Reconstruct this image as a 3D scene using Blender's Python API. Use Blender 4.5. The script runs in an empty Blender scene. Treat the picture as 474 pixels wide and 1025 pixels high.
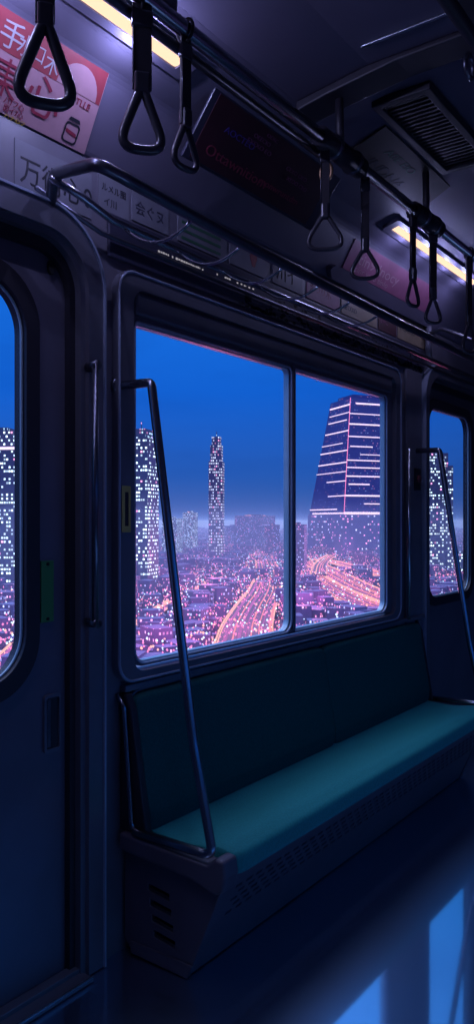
import bpy, bmesh, math, random
from mathutils import Vector, Matrix
from mathutils.geometry import tessellate_polygon
S = bpy.context.scene
C = S.collection
R = random.Random(7)
V = Vector
PI = math.pi

# ------------------------------------------------------------------ materials
def mat(name, col, rough=.5, metal=0., noise=0., spec=.5, nscale=30., bump=0., coat=0.):
    m = bpy.data.materials.new(name); m.use_nodes = True
    n = m.node_tree.nodes; l = m.node_tree.links; b = n['Principled BSDF']
    b.inputs['Base Color'].default_value = (*col, 1)
    b.inputs['Roughness'].default_value = rough
    b.inputs['Metallic'].default_value = metal
    b.inputs['Specular IOR Level'].default_value = spec
    b.inputs['Coat Weight'].default_value = coat
    b.inputs['Coat Roughness'].default_value = .12
    tc = n.new('ShaderNodeTexCoord'); nz = n.new('ShaderNodeTexNoise')
    nz.inputs['Scale'].default_value = nscale; nz.inputs['Detail'].default_value = 4
    l.new(tc.outputs['Object'], nz.inputs['Vector'])
    if noise:
        mx = n.new('ShaderNodeMixRGB'); mx.blend_type = 'MULTIPLY'; mx.inputs[0].default_value = noise
        mx.inputs[1].default_value = (*col, 1)
        cr = n.new('ShaderNodeValToRGB'); cr.color_ramp.elements[0].position = .35; cr.color_ramp.elements[1].position = .65
        cr.color_ramp.elements[0].color = (.35, .35, .35, 1)
        l.new(nz.outputs['Fac'], cr.inputs[0]); l.new(cr.outputs[0], mx.inputs[2]); l.new(mx.outputs[0], b.inputs['Base Color'])
    if bump:
        bp = n.new('ShaderNodeBump'); bp.inputs['Strength'].default_value = bump; bp.inputs['Distance'].default_value = .002
        l.new(nz.outputs['Fac'], bp.inputs['Height']); l.new(bp.outputs[0], b.inputs['Normal'])
    return m

def emis(name, col, st, sample=False):
    m = bpy.data.materials.new(name); m.use_nodes = True
    n = m.node_tree.nodes; l = m.node_tree.links; n.clear()
    o = n.new('ShaderNodeOutputMaterial'); e = n.new('ShaderNodeEmission')
    e.inputs[0].default_value = (*col, 1); e.inputs[1].default_value = st
    l.new(e.outputs[0], o.inputs[0])
    if not sample: m.cycles.emission_sampling = 'NONE'
    return m

M = {}
M['wall'] = mat('wall_paint', (.17, .16, .20), .42, .0, .25, .5, 6)
M['frame'] = mat('frame_metal', (.20, .20, .25), .36, .45, .2, .5, 5)
M['door'] = mat('door_metal', (.16, .15, .20), .4, .3, .25, .5, 4)
M['dark'] = mat('dark_rubber', (.022, .02, .03), .5, 0, .1)
M['black'] = mat('black_void', (.006, .006, .008), .8)
M['trim'] = mat('bright_trim', (.5, .55, .62), .22, .9, .1)
M['chrome'] = mat('steel_tube', (.42, .44, .5), .26, 1., .25, .5, 12)
M['gun'] = mat('gunmetal_tube', (.16, .17, .21), .3, .9, .2)
M['ceil'] = mat('ceiling_paint', (.14, .125, .18), .5, 0, .2, .4, 3)
M['ceild'] = mat('ceiling_dark', (.035, .033, .045), .5, 0, .3, .4, 8)
M['plast'] = mat('strap_plastic', (.05, .05, .065), .3, .1, .1, .6)
M['strap'] = mat('strap_webbing', (.03, .028, .038), .6, 0, .2, .4, 120)
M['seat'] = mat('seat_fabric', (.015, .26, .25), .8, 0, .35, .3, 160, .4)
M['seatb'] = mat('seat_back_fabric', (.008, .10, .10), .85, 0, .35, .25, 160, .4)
M['seat'].node_tree.nodes['Principled BSDF'].inputs['Sheen Weight'].default_value = .4
M['seat'].node_tree.nodes['Principled BSDF'].inputs['Sheen Tint'].default_value = (.1, .8, .8, 1)
M['box'] = mat('bench_panel', (.10, .088, .125), .45, .1, .2, .4, 8)
M['green'] = mat('green_tag', (.05, .24, .07), .4)
M['yellow'] = mat('yellow_tag', (.6, .5, .16), .4)
M['red'] = mat('red_ink', (.32, .045, .06), .5, 0, .15)
M['pinkp'] = mat('pink_paper', (.46, .26, .30), .5, 0, .1)
M['white'] = mat('white_ink', (.45, .42, .46), .5)
M['mar'] = mat('maroon_ink', (.28, .03, .06), .5)
M['yel'] = mat('yellow_ink', (.6, .42, .05), .5)
M['grayp'] = mat('grey_paper', (.20, .20, .24), .5, 0, .3, .4, 9)
M['blackink'] = mat('black_ink', (.02, .02, .03), .5)
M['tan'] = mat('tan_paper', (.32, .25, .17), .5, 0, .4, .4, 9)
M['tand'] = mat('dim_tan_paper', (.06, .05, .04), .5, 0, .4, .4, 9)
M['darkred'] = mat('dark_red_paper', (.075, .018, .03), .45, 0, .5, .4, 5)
M['dimpink'] = mat('dim_pink_ink', (.22, .05, .13), .5)
M['violet'] = mat('violet_ink', (.07, .04, .3), .5)
M['greenink'] = mat('green_ink', (.03, .13, .07), .5)
M['magenta'] = mat('magenta_paper', (.34, .11, .2), .5, 0, .3, .4, 12)
M['strip'] = mat('glossy_fascia', (.05, .05, .085), .28, 0, .3, .6, 4)
M['lip'] = mat('pale_glazing_bead', (.45, .62, .70), .35, .2, .1)  # cyan highlight along the glass edges, put into the bead colour
M['edge'] = mat('pale_edge_bead', (.40, .46, .60), .32, .3, .1)  # bluish-white edge highlight painted as base colour
M['lamp'] = emis('tube_light', (1., .66, .44), 1.35, True)
M['led'] = emis('display_letters', (.75, .7, .8), .4)  # glow stands in for city lights reflected in the fascia
M['ground'] = mat('city_ground', (.10, .07, .12), .9, 0, .5, .3, .02)
M['road'] = mat('expressway_deck', (.12, .08, .12), .8, 0, .3, .3, .1)

# floor: dark glossy vinyl
def floor_mat():
    m = bpy.data.materials.new('polished_floor'); m.use_nodes = True
    n = m.node_tree.nodes; l = m.node_tree.links; n.clear()
    o = n.new('ShaderNodeOutputMaterial')
    d = n.new('ShaderNodeBsdfDiffuse'); d.inputs[0].default_value = (.05, .045, .06, 1)
    g1 = n.new('ShaderNodeBsdfGlossy'); g1.inputs['Roughness'].default_value = .05; g1.inputs[0].default_value = (.66, .86, 1., 1)
    g2 = n.new('ShaderNodeBsdfGlossy'); g2.inputs['Roughness'].default_value = .34; g2.inputs[0].default_value = (.42, .66, 1., 1)
    tc = n.new('ShaderNodeTexCoord'); nz = n.new('ShaderNodeTexNoise'); nz.inputs['Scale'].default_value = 7; nz.inputs['Detail'].default_value = 5
    cr = n.new('ShaderNodeMapRange'); cr.inputs[3].default_value = .04; cr.inputs[4].default_value = .075
    l.new(tc.outputs['Object'], nz.inputs['Vector']); l.new(nz.outputs['Fac'], cr.inputs[0]); l.new(cr.outputs[0], g1.inputs['Roughness'])
    a = n.new('ShaderNodeMixShader'); a.inputs[0].default_value = .38
    b = n.new('ShaderNodeMixShader'); b.inputs[0].default_value = .75
    l.new(g1.outputs[0], a.inputs[1]); l.new(g2.outputs[0], a.inputs[2])
    l.new(d.outputs[0], b.inputs[1]); l.new(a.outputs[0], b.inputs[2]); l.new(b.outputs[0], o.inputs[0])
    return m
M['floor'] = floor_mat()

def glass_mat():
    m = bpy.data.materials.new('window_glass'); m.use_nodes = True
    n = m.node_tree.nodes; l = m.node_tree.links; n.clear()
    o = n.new('ShaderNodeOutputMaterial')
    t = n.new('ShaderNodeBsdfTransparent'); t.inputs[0].default_value = (.97, .98, 1, 1)
    g = n.new('ShaderNodeBsdfGlossy'); g.inputs['Roughness'].default_value = .02
    f = n.new('ShaderNodeLayerWeight'); f.inputs[0].default_value = .5
    p5 = n.new('ShaderNodeMath'); p5.operation = 'POWER'; p5.inputs[1].default_value = 5; l.new(f.outputs['Facing'], p5.inputs[0])
    ma = n.new('ShaderNodeMath'); ma.operation = 'MULTIPLY_ADD'; ma.inputs[1].default_value = .9; ma.inputs[2].default_value = .025; l.new(p5.outputs[0], ma.inputs[0])
    mx = n.new('ShaderNodeMixShader')
    l.new(ma.outputs[0], mx.inputs[0]); l.new(t.outputs[0], mx.inputs[1]); l.new(g.outputs[0], mx.inputs[2]); l.new(mx.outputs[0], o.inputs[0])
    return m
M['glass'] = glass_mat()

def facade_mat(name, base, lit, st, cw, ch, dens, wu=.62, wv=.5, pink=.2):
    """concrete tower face with its own grid of lit windows"""
    m = bpy.data.materials.new(name); m.use_nodes = True
    n = m.node_tree.nodes; l = m.node_tree.links
    b = n['Principled BSDF']; b.inputs['Base Color'].default_value = (*base, 1); b.inputs['Roughness'].default_value = .6
    g = n.new('ShaderNodeNewGeometry')
    cr = n.new('ShaderNodeVectorMath'); cr.operation = 'CROSS_PRODUCT'; cr.inputs[1].default_value = (0, 0, 1)
    l.new(g.outputs['True Normal'], cr.inputs[0])
    dt = n.new('ShaderNodeVectorMath'); dt.operation = 'DOT_PRODUCT'
    l.new(cr.outputs[0], dt.inputs[0]); l.new(g.outputs['Position'], dt.inputs[1])
    sp = n.new('ShaderNodeSeparateXYZ'); l.new(g.outputs['Position'], sp.inputs[0])
    sn = n.new('ShaderNodeSeparateXYZ'); l.new(g.outputs['True Normal'], sn.inputs[0])
    def mth(op, a, bb=None):
        q = n.new('ShaderNodeMath'); q.operation = op
        for i, x in enumerate((a, bb)):
            if x is None: continue
            if isinstance(x, (int, float)): q.inputs[i].default_value = x
            else: l.new(x, q.inputs[i])
        return q.outputs[0]
    u = mth('DIVIDE', dt.outputs['Value'], cw); v = mth('DIVIDE', sp.outputs[2], ch)
    fu, fv = mth('FLOOR', u), mth('FLOOR', v)
    cb = n.new('ShaderNodeCombineXYZ'); l.new(fu, cb.inputs[0]); l.new(fv, cb.inputs[1])
    pz = n.new('ShaderNodeObjectInfo'); l.new(mth('MULTIPLY', sn.outputs[0], 17.3), cb.inputs[2])
    wn = n.new('ShaderNodeTexWhiteNoise'); wn.noise_dimensions = '3D'; l.new(cb.outputs[0], wn.inputs['Vector'])
    on = mth('LESS_THAN', wn.outputs['Value'], dens)
    mu = mth('LESS_THAN', mth('FRACT', u), wu); mv = mth('LESS_THAN', mth('FRACT', v), wv)
    side = mth('LESS_THAN', mth('ABSOLUTE', sn.outputs[2]), .6)
    k = mth('MULTIPLY', mth('MULTIPLY', on, side), mth('MULTIPLY', mu, mv))
    sc = n.new('ShaderNodeSeparateXYZ'); l.new(wn.outputs['Color'], sc.inputs[0])
    k = mth('MULTIPLY', k, mth('ADD', mth('MULTIPLY', sc.outputs[1], 1.2), .35))
    ramp = n.new('ShaderNodeValToRGB'); ramp.color_ramp.interpolation = 'CONSTANT'
    ramp.color_ramp.elements[0].color = (*lit, 1)
    e = ramp.color_ramp.elements[1]; e.position = 1 - pink; e.color = (1., .35, .6, 1)
    l.new(sc.outputs[2], ramp.inputs[0])
    l.new(ramp.outputs[0], b.inputs['Emission Color']); l.new(mth('MULTIPLY', k, st), b.inputs['Emission Strength'])
    m.cycles.emission_sampling = 'NONE'
    return m
M['twr'] = facade_mat('tower_facade', (.06, .07, .14), (.55, .8, 1.), 1.6, 2.0, 3.0, .42)
M['twrw'] = facade_mat('bright_tower_facade', (.06, .07, .14), (.7, .9, 1.), 2.2, 2.1, 3.2, .42, .7, .5, .05)
M['twrs'] = facade_mat('slim_tower_facade', (.07, .08, .18), (.65, .85, 1.), 1.6, 1.25, 1.9, .42, .7, .55, .06)
M['pod'] = facade_mat('podium_facade', (.07, .07, .22), (.7, .7, 1.), 2.0, 3.6, 4.2, .16, .6, .5, .5)
M['spire'] = facade_mat('tall_tower_facade', (.07, .07, .15), (.7, .75, 1.), 1.3, 2.4, 4.2, .6, .6, .5, .15)
M['low'] = facade_mat('low_block_facade', (.09, .085, .20), (.55, .6, 1.), 1.5, 1.7, 2.6, .26, .5, .45, .4)
M['low2'] = facade_mat('pink_block_facade', (.12, .08, .20), (.9, .5, .8), 1.5, 1.8, 2.6, .30, .5, .45, .6)
M['pyr'] = facade_mat('tapered_tower_facade', (.04, .045, .20), (.4, .5, 1.), .5, 2.0, 4.0, .10, .8, .3, .5)
M['band'] = emis('light_band', (.95, .72, 1.), 1.5)
M['lampw'] = emis('street_lamp_white', (.6, .8, 1.), 2.2)
M['lampo'] = emis('street_lamp_orange', (1., .42, .38), 1.9)
M['lampp'] = emis('street_lamp_pink', (1., .25, .55), 1.5)
M['lane1'] = emis('lane_light_pink', (1., .30, .38), 1.25)  # car light trails, drawn as emissive colour
M['lane2'] = emis('lane_light_orange', (1., .46, .42), 1.4)
M['lane3'] = emis('lane_light_violet', (.65, .2, .6), .9)

# ------------------------------------------------------------------ mesh helpers
def link(name, me, m=None, parent=None, smooth=False, bev=0, seg=2):
    o = bpy.data.objects.new(name, me); C.objects.link(o)
    if m:
        me.materials.append(M[m] if isinstance(m, str) else m)
    if parent: o.parent = parent
    if smooth:
        for p in me.polygons: p.use_smooth = True
    if bev:
        b = o.modifiers.new('bevel', 'BEVEL'); b.width = bev; b.segments = seg; b.limit_method = 'ANGLE'; b.angle_limit = .6
        b.harden_normals = False
    return o

class MB:
    def __init__(s): s.v = []; s.f = []
    def add(s, vs, fs):
        k = len(s.v); s.v += [tuple(v) for v in vs]; s.f += [tuple(i + k for i in f) for f in fs]; return s
    def box(s, x0, x1, y0, y1, z0, z1, mtx=None):
        vs = [V((x, y, z)) for z in (z0, z1) for y in (y0, y1) for x in (x0, x1)]
        if mtx: vs = [mtx @ v for v in vs]
        return s.add(vs, [(0, 2, 3, 1), (4, 5, 7, 6), (0, 1, 5, 4), (2, 6, 7, 3), (0, 4, 6, 2), (1, 3, 7, 5)])
    def tube(s, pts, r, n=12, closed=False, caps=True):
        pts = [V(p) for p in pts]; N = len(pts); rings = []
        t0 = (pts[1] - pts[0]).normalized()
        up = V((0, 0, 1)) if abs(t0.z) < .9 else V((1, 0, 0))
        nx = t0.cross(up).normalized()
        vs = []; fs = []
        for i, p in enumerate(pts):
            if closed: t = (pts[(i + 1) % N] - pts[i - 1]).normalized()
            elif i == 0: t = t0
            elif i == N - 1: t = (pts[-1] - pts[-2]).normalized()
            else: t = ((pts[i + 1] - p).normalized() + (p - pts[i - 1]).normalized()).normalized()
            nx = (nx - t * nx.dot(t)).normalized(); ny = t.cross(nx)
            rr = r[i] if isinstance(r, (list, tuple)) else r
            for k in range(n):
                a = 2 * PI * k / n; vs.append(p + nx * math.cos(a) * rr + ny * math.sin(a) * rr)
        m = N if closed else N - 1
        for i in range(m):
            j = (i + 1) % N
            for k in range(n):
                q = (k + 1) % n; fs.append((i * n + k, i * n + q, j * n + q, j * n + k))
        if not closed and caps:
            fs.append(tuple(range(n))[::-1]); fs.append(tuple((N - 1) * n + k for k in range(n)))
        return s.add(vs, fs)
    def build(s, name, m=None, parent=None, **k):
        me = bpy.data.meshes.new(name); me.from_pydata(s.v, [], s.f); 
        bm = bmesh.new(); bm.from_mesh(me); bmesh.ops.recalc_face_normals(bm, faces=bm.faces); bm.to_mesh(me); bm.free()
        return link(name, me, m, parent, **k)

def box(name, x0, x1, y0, y1, z0, z1, m, parent=None, bev=.004, seg=2):
    return MB().box(x0, x1, y0, y1, z0, z1).build(name, m, parent, bev=bev, seg=seg)
def tube(name, pts, r, m, parent=None, n=12, closed=False):
    return MB().tube(pts, r, n, closed).build(name, m, parent, smooth=True)

def fillet(pts, r, n=6, closed=False):
    """round the corners of a polyline"""
    pts = [V(p) for p in pts]; N = len(pts); out = []
    rs = r if isinstance(r, (list, tuple)) else [r] * N
    for i, p in enumerate(pts):
        if not closed and i in (0, N - 1): out.append(p); continue
        a = pts[i - 1]; b = pts[(i + 1) % N]; u = (a - p); w = (b - p)
        ang = u.angle(w); d = min(rs[i] / max(math.tan(ang / 2), 1e-3), u.length * .48, w.length * .48)
        if d < 1e-5: out.append(p); continue
        p0 = p + u.normalized() * d; p1 = p + w.normalized() * d
        for k in range(n + 1):
            t = k / n; out.append(p0 * (1 - t) ** 2 + p * 2 * t * (1 - t) + p1 * t * t)
    return out
def rrect(x0, x1, z0, z1, r, n=8):
    """rounded rectangle loop in (x,z); r may be [bl, br, tr, tl]"""
    if not isinstance(r, (list, tuple)): r = [r] * 4
    out = []
    for (cx, cz, a0, rr) in ((x0 + r[0], z0 + r[0], PI, r[0]), (x1 - r[1], z0 + r[1], 1.5 * PI, r[1]), (x1 - r[2], z1 - r[2], 0, r[2]), (x0 + r[3], z1 - r[3], .5 * PI, r[3])):
        if rr <= 0: out.append((cx, cz)); continue
        for k in range(n + 1):
            a = a0 + .5 * PI * k / n; out.append((cx + rr * math.cos(a), cz + rr * math.sin(a)))
    return out
def plate(name, outer, holes, d0, d1, m, parent=None, bev=.003, mtx=None, to=None, seg=2):
    """flat plate with holes; outline in (x,z), thickness d0..d1 along y (or any map `to`)"""
    to = to or (lambda a, b, d: V((a, d, b)))
    loops = [outer] + list(holes)
    tri = tessellate_polygon([[V((a, b, 0)) for a, b in lp] for lp in loops])
    flat = [p for lp in loops for p in lp]; n = len(flat)
    vs = [to(a, b, d0) for a, b in flat] + [to(a, b, d1) for a, b in flat]
    fs = [tuple(t) for t in tri] + [tuple(i + n for i in t)[::-1] for t in tri]
    k = 0
    for lp in loops:
        L = len(lp)
        for i in range(L): fs.append((k + i, k + (i + 1) % L, n + k + (i + 1) % L, n + k + i))
        k += L
    me = bpy.data.meshes.new(name); me.from_pydata([tuple(v) for v in vs], [], fs)
    bm = bmesh.new(); bm.from_mesh(me); bmesh.ops.remove_doubles(bm, verts=bm.verts, dist=1e-6)
    bmesh.ops.recalc_face_normals(bm, faces=bm.faces)
    bmesh.ops.dissolve_limit(bm, angle_limit=.01, verts=bm.verts, edges=bm.edges) if not holes else None
    bm.to_mesh(me); bm.free()
    return link(name, me, m, parent, bev=bev, seg=seg)
def prism(name, prof, x0, x1, m, parent=None, bev=.004, seg=2):
    """profile in (y,z) swept along x"""
    return plate(name, prof, [], x0, x1, m, parent, bev, to=lambda a, b, d: V((d, a, b)), seg=seg)

def empty(name, loc=(0, 0, 0), rz=0):
    o = bpy.data.objects.new(name, None); C.objects.link(o); o.location = loc; o.rotation_euler.z = rz; o.empty_display_size = .05
    return o
def tag(o, label, cat, group=None):
    o['label'] = label; o['category'] = cat
    if group: o['group'] = group
    return o
def st(o): o['kind'] = 'structure'; return o
def adopt(t):
    """keep the children's world place although the thing's own origin is moved to its base"""
    inv = Matrix.Translation(t.location).inverted() if t.rotation_euler.z == 0 else None
    for ch in t.children: ch.matrix_parent_inverse = inv
    return t
def thing(name, base, label, cat, group=None):
    return tag(empty(name, base), label, cat, group)

_font = None
def text(body, size, m, origin, xdir=(1, 0, 0), ydir=(0, 0, 1), name='lettering', parent=None, thick=.0006, align='LEFT', sx=1.):
    cu = bpy.data.curves.new(name, 'FONT'); cu.body = body; cu.size = size; cu.extrude = thick; cu.align_x = align; cu.resolution_u = 3
    t = bpy.data.objects.new('tmp', cu); C.objects.link(t)
    dg = bpy.context.evaluated_depsgraph_get(); me = bpy.data.meshes.new_from_object(t.evaluated_get(dg))
    bpy.data.objects.remove(t); bpy.data.curves.remove(cu)
    X = V(xdir).normalized(); Y = V(ydir).normalized(); Z = X.cross(Y)
    mt = Matrix(((X.x * sx, Y.x, Z.x, origin[0]), (X.y * sx, Y.y, Z.y, origin[1]), (X.z * sx, Y.z, Z.z, origin[2]), (0, 0, 0, 1)))
    me.transform(mt); me.materials.clear(); me.name = name
    return link(name, me, m, parent)

# ------------------------------------------------------------------ dimensions
W = 1.82            # inner face of the window wall
WR = -1.30          # opposite wall
XA, XB = -1.2, 7.2
H = 2.53

# floor and ceiling
fl = MB().box(XA, XB, WR - .1, W + .1, -.08, 0).build('floor', 'floor'); st(fl)
cp = [(1.90, 2.53), (1.82, 2.53), (1.70, 2.74), (1.62, 2.775), (1.42, 2.835), (1.15, 2.87), (-.6, 2.87), (-.9, 2.835), (-1.2, 2.74), (-1.30, 2.53), (-1.38, 2.53),
      (-1.38, 2.95), (1.90, 2.95)]
ce = prism('ceiling', cp, XA, XB, 'ceil', bev=.02, seg=3); st(ce)

# window wall: openings for door 1, window 1, door 2
D1 = (-.02, 1.70); D2 = (4.385, 6.1); DZ = 2.26
def wall(name, y0, y1, holes):
    return st(plate(name, [(XA, 0), (XB, 0), (XB, H), (XA, H)], holes, y0, y1, 'wall', bev=0))
win_hole = rrect(1.90, 3.97, .90, 2.18, .05)
def dh(d): return rrect(d[0], d[1], -.0 + .004, DZ, [0.001, 0.001, .16, .16])
wall('wall_left', W, W + .08, [win_hole, dh(D1), dh(D2)])
rw = [rrect(1.0, 3.9, .92, 2.08, .06), rrect(4.75, 5.15, .94, 2.06, .12), rrect(5.3, 5.7, .94, 2.06, .12), rrect(-.6, .4, .94, 2.06, .1)]
wall('wall_right', WR - .08, WR, rw)
st(box('wall_back', XA - .08, XA, WR - .08, W + .08, 0, 2.9, 'wall', bev=0))
st(box('wall_front', XB, XB + .08, WR - .08, W + .08, 0, 2.9, 'wall', bev=0))

# ---------------------------------------------------------------- door surrounds and leaves
def door(n, d, leaf_split, winds, cr=.14, handle=None, hook=None):
    t = st(empty('door_%d' % n, ((d[0] + d[1]) / 2, W, 0)))
    def P(o): o.matrix_parent_inverse = Matrix.Translation(t.location).inverted(); return o
    # outer surround: a raised band with a lip in painted highlight colour at its outer edge
    out = rrect(d[0] - .06, d[1] + .06, 0.004, DZ + .07, [.001, .001, .22, .22], 12)
    inn = rrect(d[0], d[1], 0.004, DZ, [.001, .001, .16, .16], 12)
    o_m = [(a, b) for a, b in out]
    def arch(o_, i_):
        """open band between two arches (no bottom rail)"""
        return o_
    # build as ring by bridging loops without the bottom edge
    def band(name, lo, li, y0, y1, m):
        k = len(lo); mb = MB(); vs = []
        for lp in (lo, li):
            for a, b in lp: vs += [(a, y0, b), (a, y1, b)]
        fs = []
        # indices: loop0 i -> 2i(front) 2i+1(back)
        order = list(range(k)); 
        # find the bottom edge: between consecutive points both at z<.01 and far apart
        for i in order:
            j = (i + 1) % k
            if abs(lo[i][1]) < .02 and abs(lo[j][1]) < .02 and abs(lo[i][0] - lo[j][0]) > .3: 
                for q in (i, j): fs.append((2 * q, 2 * q + 1, 2 * (q + k) + 1, 2 * (q + k)))
                continue
            a, b, c, e = 2 * i, 2 * j, 2 * (j + k), 2 * (i + k)
            fs += [(a, b, c, e), (a + 1, e + 1, c + 1, b + 1), (a, a + 1, b + 1, b), (e, c, c + 1, e + 1)]
        mb.add(vs, fs)
        return P(mb.build(name, m, t, bev=.003))
    band('door_surround', out, inn, W - .028, W + .02, 'frame')
    band('door_lip', rrect(d[0] - .068, d[1] + .068, .004, DZ + .078, [.001, .001, .225, .225], 12), rrect(d[0] - .061, d[1] + .061, .004, DZ + .071, [.001, .001, .22, .22], 12), W - .034, W + .0, 'edge')
    band('door_reveal', rrect(d[0], d[1], .004, DZ, [.001, .001, .16, .16], 12), rrect(d[0] + .02, d[1] - .02, .004, DZ - .02, [.001, .001, .145, .145], 12), W - .012, W + .10, 'frame')
    band('door_seal', rrect(d[0] + .02, d[1] - .02, .004, DZ - .02, [.001, .001, .145, .145], 12), rrect(d[0] + .042, d[1] - .042, .004, DZ - .055, [.001, .001, .12, .12], 12), W + .012, W + .10, 'dark')
    for i, (x0, x1) in enumerate(leaf_split):
        w0, w1 = winds[i]
        hole = rrect(w0 - .018, w1 + .018, .94 - .018, 2.09 + .018, cr + .01, 10)
        lf = P(plate('door_leaf', rrect(x0, x1, .02, DZ - .03, [.001, .001, .10 if i else .004, .004 if i else .10]), [hole], W + .035, W + .075, 'door', t, bev=.003))
        gk = plate('glass_gasket', rrect(w0 - .05, w1 + .05, .94 - .055, 2.09 + .055, cr + .04, 12), [rrect(w0, w1, .94, 2.09, cr, 12)], W + .026, W + .082, 'dark', None, bev=.006); gk.parent = lf
        lp = tube('gasket_lip', [V((a, W + .046, b)) for a, b in rrect(w0 + .003, w1 - .003, .943, 2.087, cr - .003, 12)], .0045, 'lip', gk, 6, True)
        gl = plate('glass_pane', rrect(w0 - .01, w1 + .01, .93, 2.10, cr, 12), [], W + .05, W + .056, 'glass', lf, bev=0)
    if handle:
        hx0, hx1, hz0, hz1 = handle
        h = P(plate('door_handle', rrect(hx0, hx1, hz0, hz1, .012, 6), [rrect(hx0 + .008, hx1 - .004, hz0 + .01, hz1 - .01, .008, 6)], W + .026, W + .036, 'frame', t, bev=.002))
        c_ = plate('handle_recess', rrect(hx0 + .006, hx1 - .003, hz0 + .008, hz1 - .008, .008, 6), [], W + .0325, W + .0355, 'dark', h, bev=0)
        box('handle_grip', hx0 + .012, hx0 + .026, W + .028, W + .034, hz0 + .016, hz1 - .016, 'gun', h, .002)
    if hook:
        P(plate('door_lock', [(hook[0] + .012 * math.cos(a), hook[1] + .022 * math.sin(a)) for a in [2 * PI * k / 20 for k in range(20)]], [], W + .024, W + .036, 'black', t, bev=.002))
    # threshold
    th = P(MB().box(d[0] - .02, d[1] - .01, W - .060, W + .03, .002, .014).build('door_threshold', 'frame', t, bev=.003))
    box('threshold_strip', d[0] - .02, d[1] - .01, W - .060, W - .052, .010, .018, 'trim', th, .001)
    box('threshold_strip', d[0] - .02, d[1] - .01, W - .006, W + .03, .010, .028, 'frame', th, .003)
    return t
d1 = door(1, D1, [(.07, .835), (.84, 1.668)], [(.20, .62), (1.07, 1.505)], handle=(1.572, 1.634, .705, .880), hook=(1.600, 2.165))
d2 = door(2, D2, [(4.425, 5.325), (5.33, 6.07)], [(4.515, 5.235), (5.42, 5.97)], cr=.10)
# green tag on the door
tg = thing('warning_tag', (1.556, W + .0345, 1.10), 'narrow green tag screwed to the near sliding door above its handle', 'tag')
box('plate', 1.562, 1.610, W + .0295, W + .0345, 1.098, 1.282, 'green', tg, .001)
for z in (1.108, 1.272):
    MB().tube([(1.586, W + .029, z), (1.586, W + .026, z)], .005, 10).build('screw', 'black', tg)
adopt(tg)

# vertical grab bar on door post
gb = thing('grab_bar', (1.69, W - .03, 1.08), 'slim upright steel grab bar beside the near door', 'grab bar')
tube('bar', [(1.69, W - .065, 1.085), (1.69, W - .065, 1.88)], .011, 'gun', gb)
for z in (1.09, 1.875):
    tube('bracket', [(1.705, W - .020, z), (1.69, W - .075, z)], .015, 'gun', gb)
adopt(gb)

# ---------------------------------------------------------------- window 1
w1 = st(empty('window_1', (2.93, W, .90)))
def PW(o): o.matrix_parent_inverse = Matrix.Translation(w1.location).inverted(); return o
PW(plate('window_frame', rrect(1.825, 3.990, .872, 2.222, .075, 10), [rrect(1.900, 3.925, .905, 2.165, .05, 10)], W - .028, W + .03, 'frame', w1, bev=.006, seg=3))
PW(tube('frame_lip', [V((a, W - .029, b)) for a, b in rrect(1.831, 3.984, .878, 2.216, .07, 10)], .0045, 'edge', w1, 6, True))
PW(plate('inner_frame', rrect(1.915, 3.945, .915, 2.175, .05, 10), [rrect(1.925, 2.902, .925, 2.062, [.055, .055, .03, .02], 8), rrect(2.932, 3.850, .925, 2.062, [.01, .06, .03, .01], 8)], W - .006, W + .030, 'door', w1, bev=.004))
PW(box('blind_box', 1.92, 3.90, W - .020, W + .01, 2.085, 2.160, 'frame', w1, .01, 3))
lpipe = rrect(1.923, 2.904, .923, 2.064, [.056, .056, .03, .02], 8)
PW(tube('sash_lip', [V((a, W - .008, b)) for a, b in lpipe], 0.005, 'edge', w1, 6, True))
PW(tube('sash_lip', [V((a, W - .008, b)) for a, b in rrect(2.930, 3.852, .923, 2.064, [.012, .06, .03, .012], 8)], 0.005, 'edge', w1, 6, True))
PW(box('mullion', 2.909, 2.926, W - .014, W + .02, .93, 2.09, 'frame', w1, .006, 3))
PW(box('glass_pane', 1.94, 2.88, W + .012, W + .018, .93, 2.08, 'glass', w1, 0))
PW(box('glass_pane', 2.90, 3.88, W + .012, W + .018, .93, 2.08, 'glass', w1, 0))
for (a0, a1, rr_) in ((1.925, 2.902, [.055, .055, .03, .02]), (2.932, 3.850, [.01, .06, .03, .01])):
    PW(plate('glazing_bead', rrect(a0, a1, .925, 2.062, rr_, 8), [rrect(a0 + .007, a1 - .007, .932, 2.055, [max(q - .007, .004) for q in rr_], 8)], W + .002, W + .028, 'lip', w1, bev=0))  # added bead, its pale colour carries the jamb highlight
# sill ledge below the frame
st(box('trim_1', 1.86, 4.36, W - .030, W + .0, .846, .868, 'frame', None, .005, 3))
# yellow tag on the window frame
yt = thing('window_latch_tag', (1.886, W - .03, 1.36), 'narrow dull yellow tag with a dark slot on the left frame of the big window', 'tag')
plate('plate', rrect(1.836, 1.876, 1.365, 1.515, .003), [rrect(1.849, 1.866, 1.385, 1.495, .002)], W - .036, W - .0345, 'yellow', yt, bev=0)
box('slot', 1.849, 1.866, W - .0352, W - .0345, 1.385, 1.495, 'dark', yt, 0)
adopt(yt)
# raised cover strip right of the window and column
st(box('trim_2', 4.085, 4.30, W - .016, W, .02, 2.25, 'wall', None, .004, 3))
st(tube('trim_3', [(4.075, W - .035, .86), (4.075, W - .035, 1.80)], .009, 'trim'))  # bright bar stands in for the window frame's highlight line
# intercom plate
ic = thing('emergency_button', (4.215, W - .02, 1.58), 'small dark plate with dim red round button on the pillar beside the big window', 'button')
box('plate', 4.185, 4.262, W - .026, W - .0165, 1.575, 1.70, 'dark', ic, .003)
tube('button', [(4.224, W - .026, 1.640), (4.224, W - .036, 1.640)], .022, mat('dim_red', (.22, .05, .06), .4), ic, 16)
adopt(ic)

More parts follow.
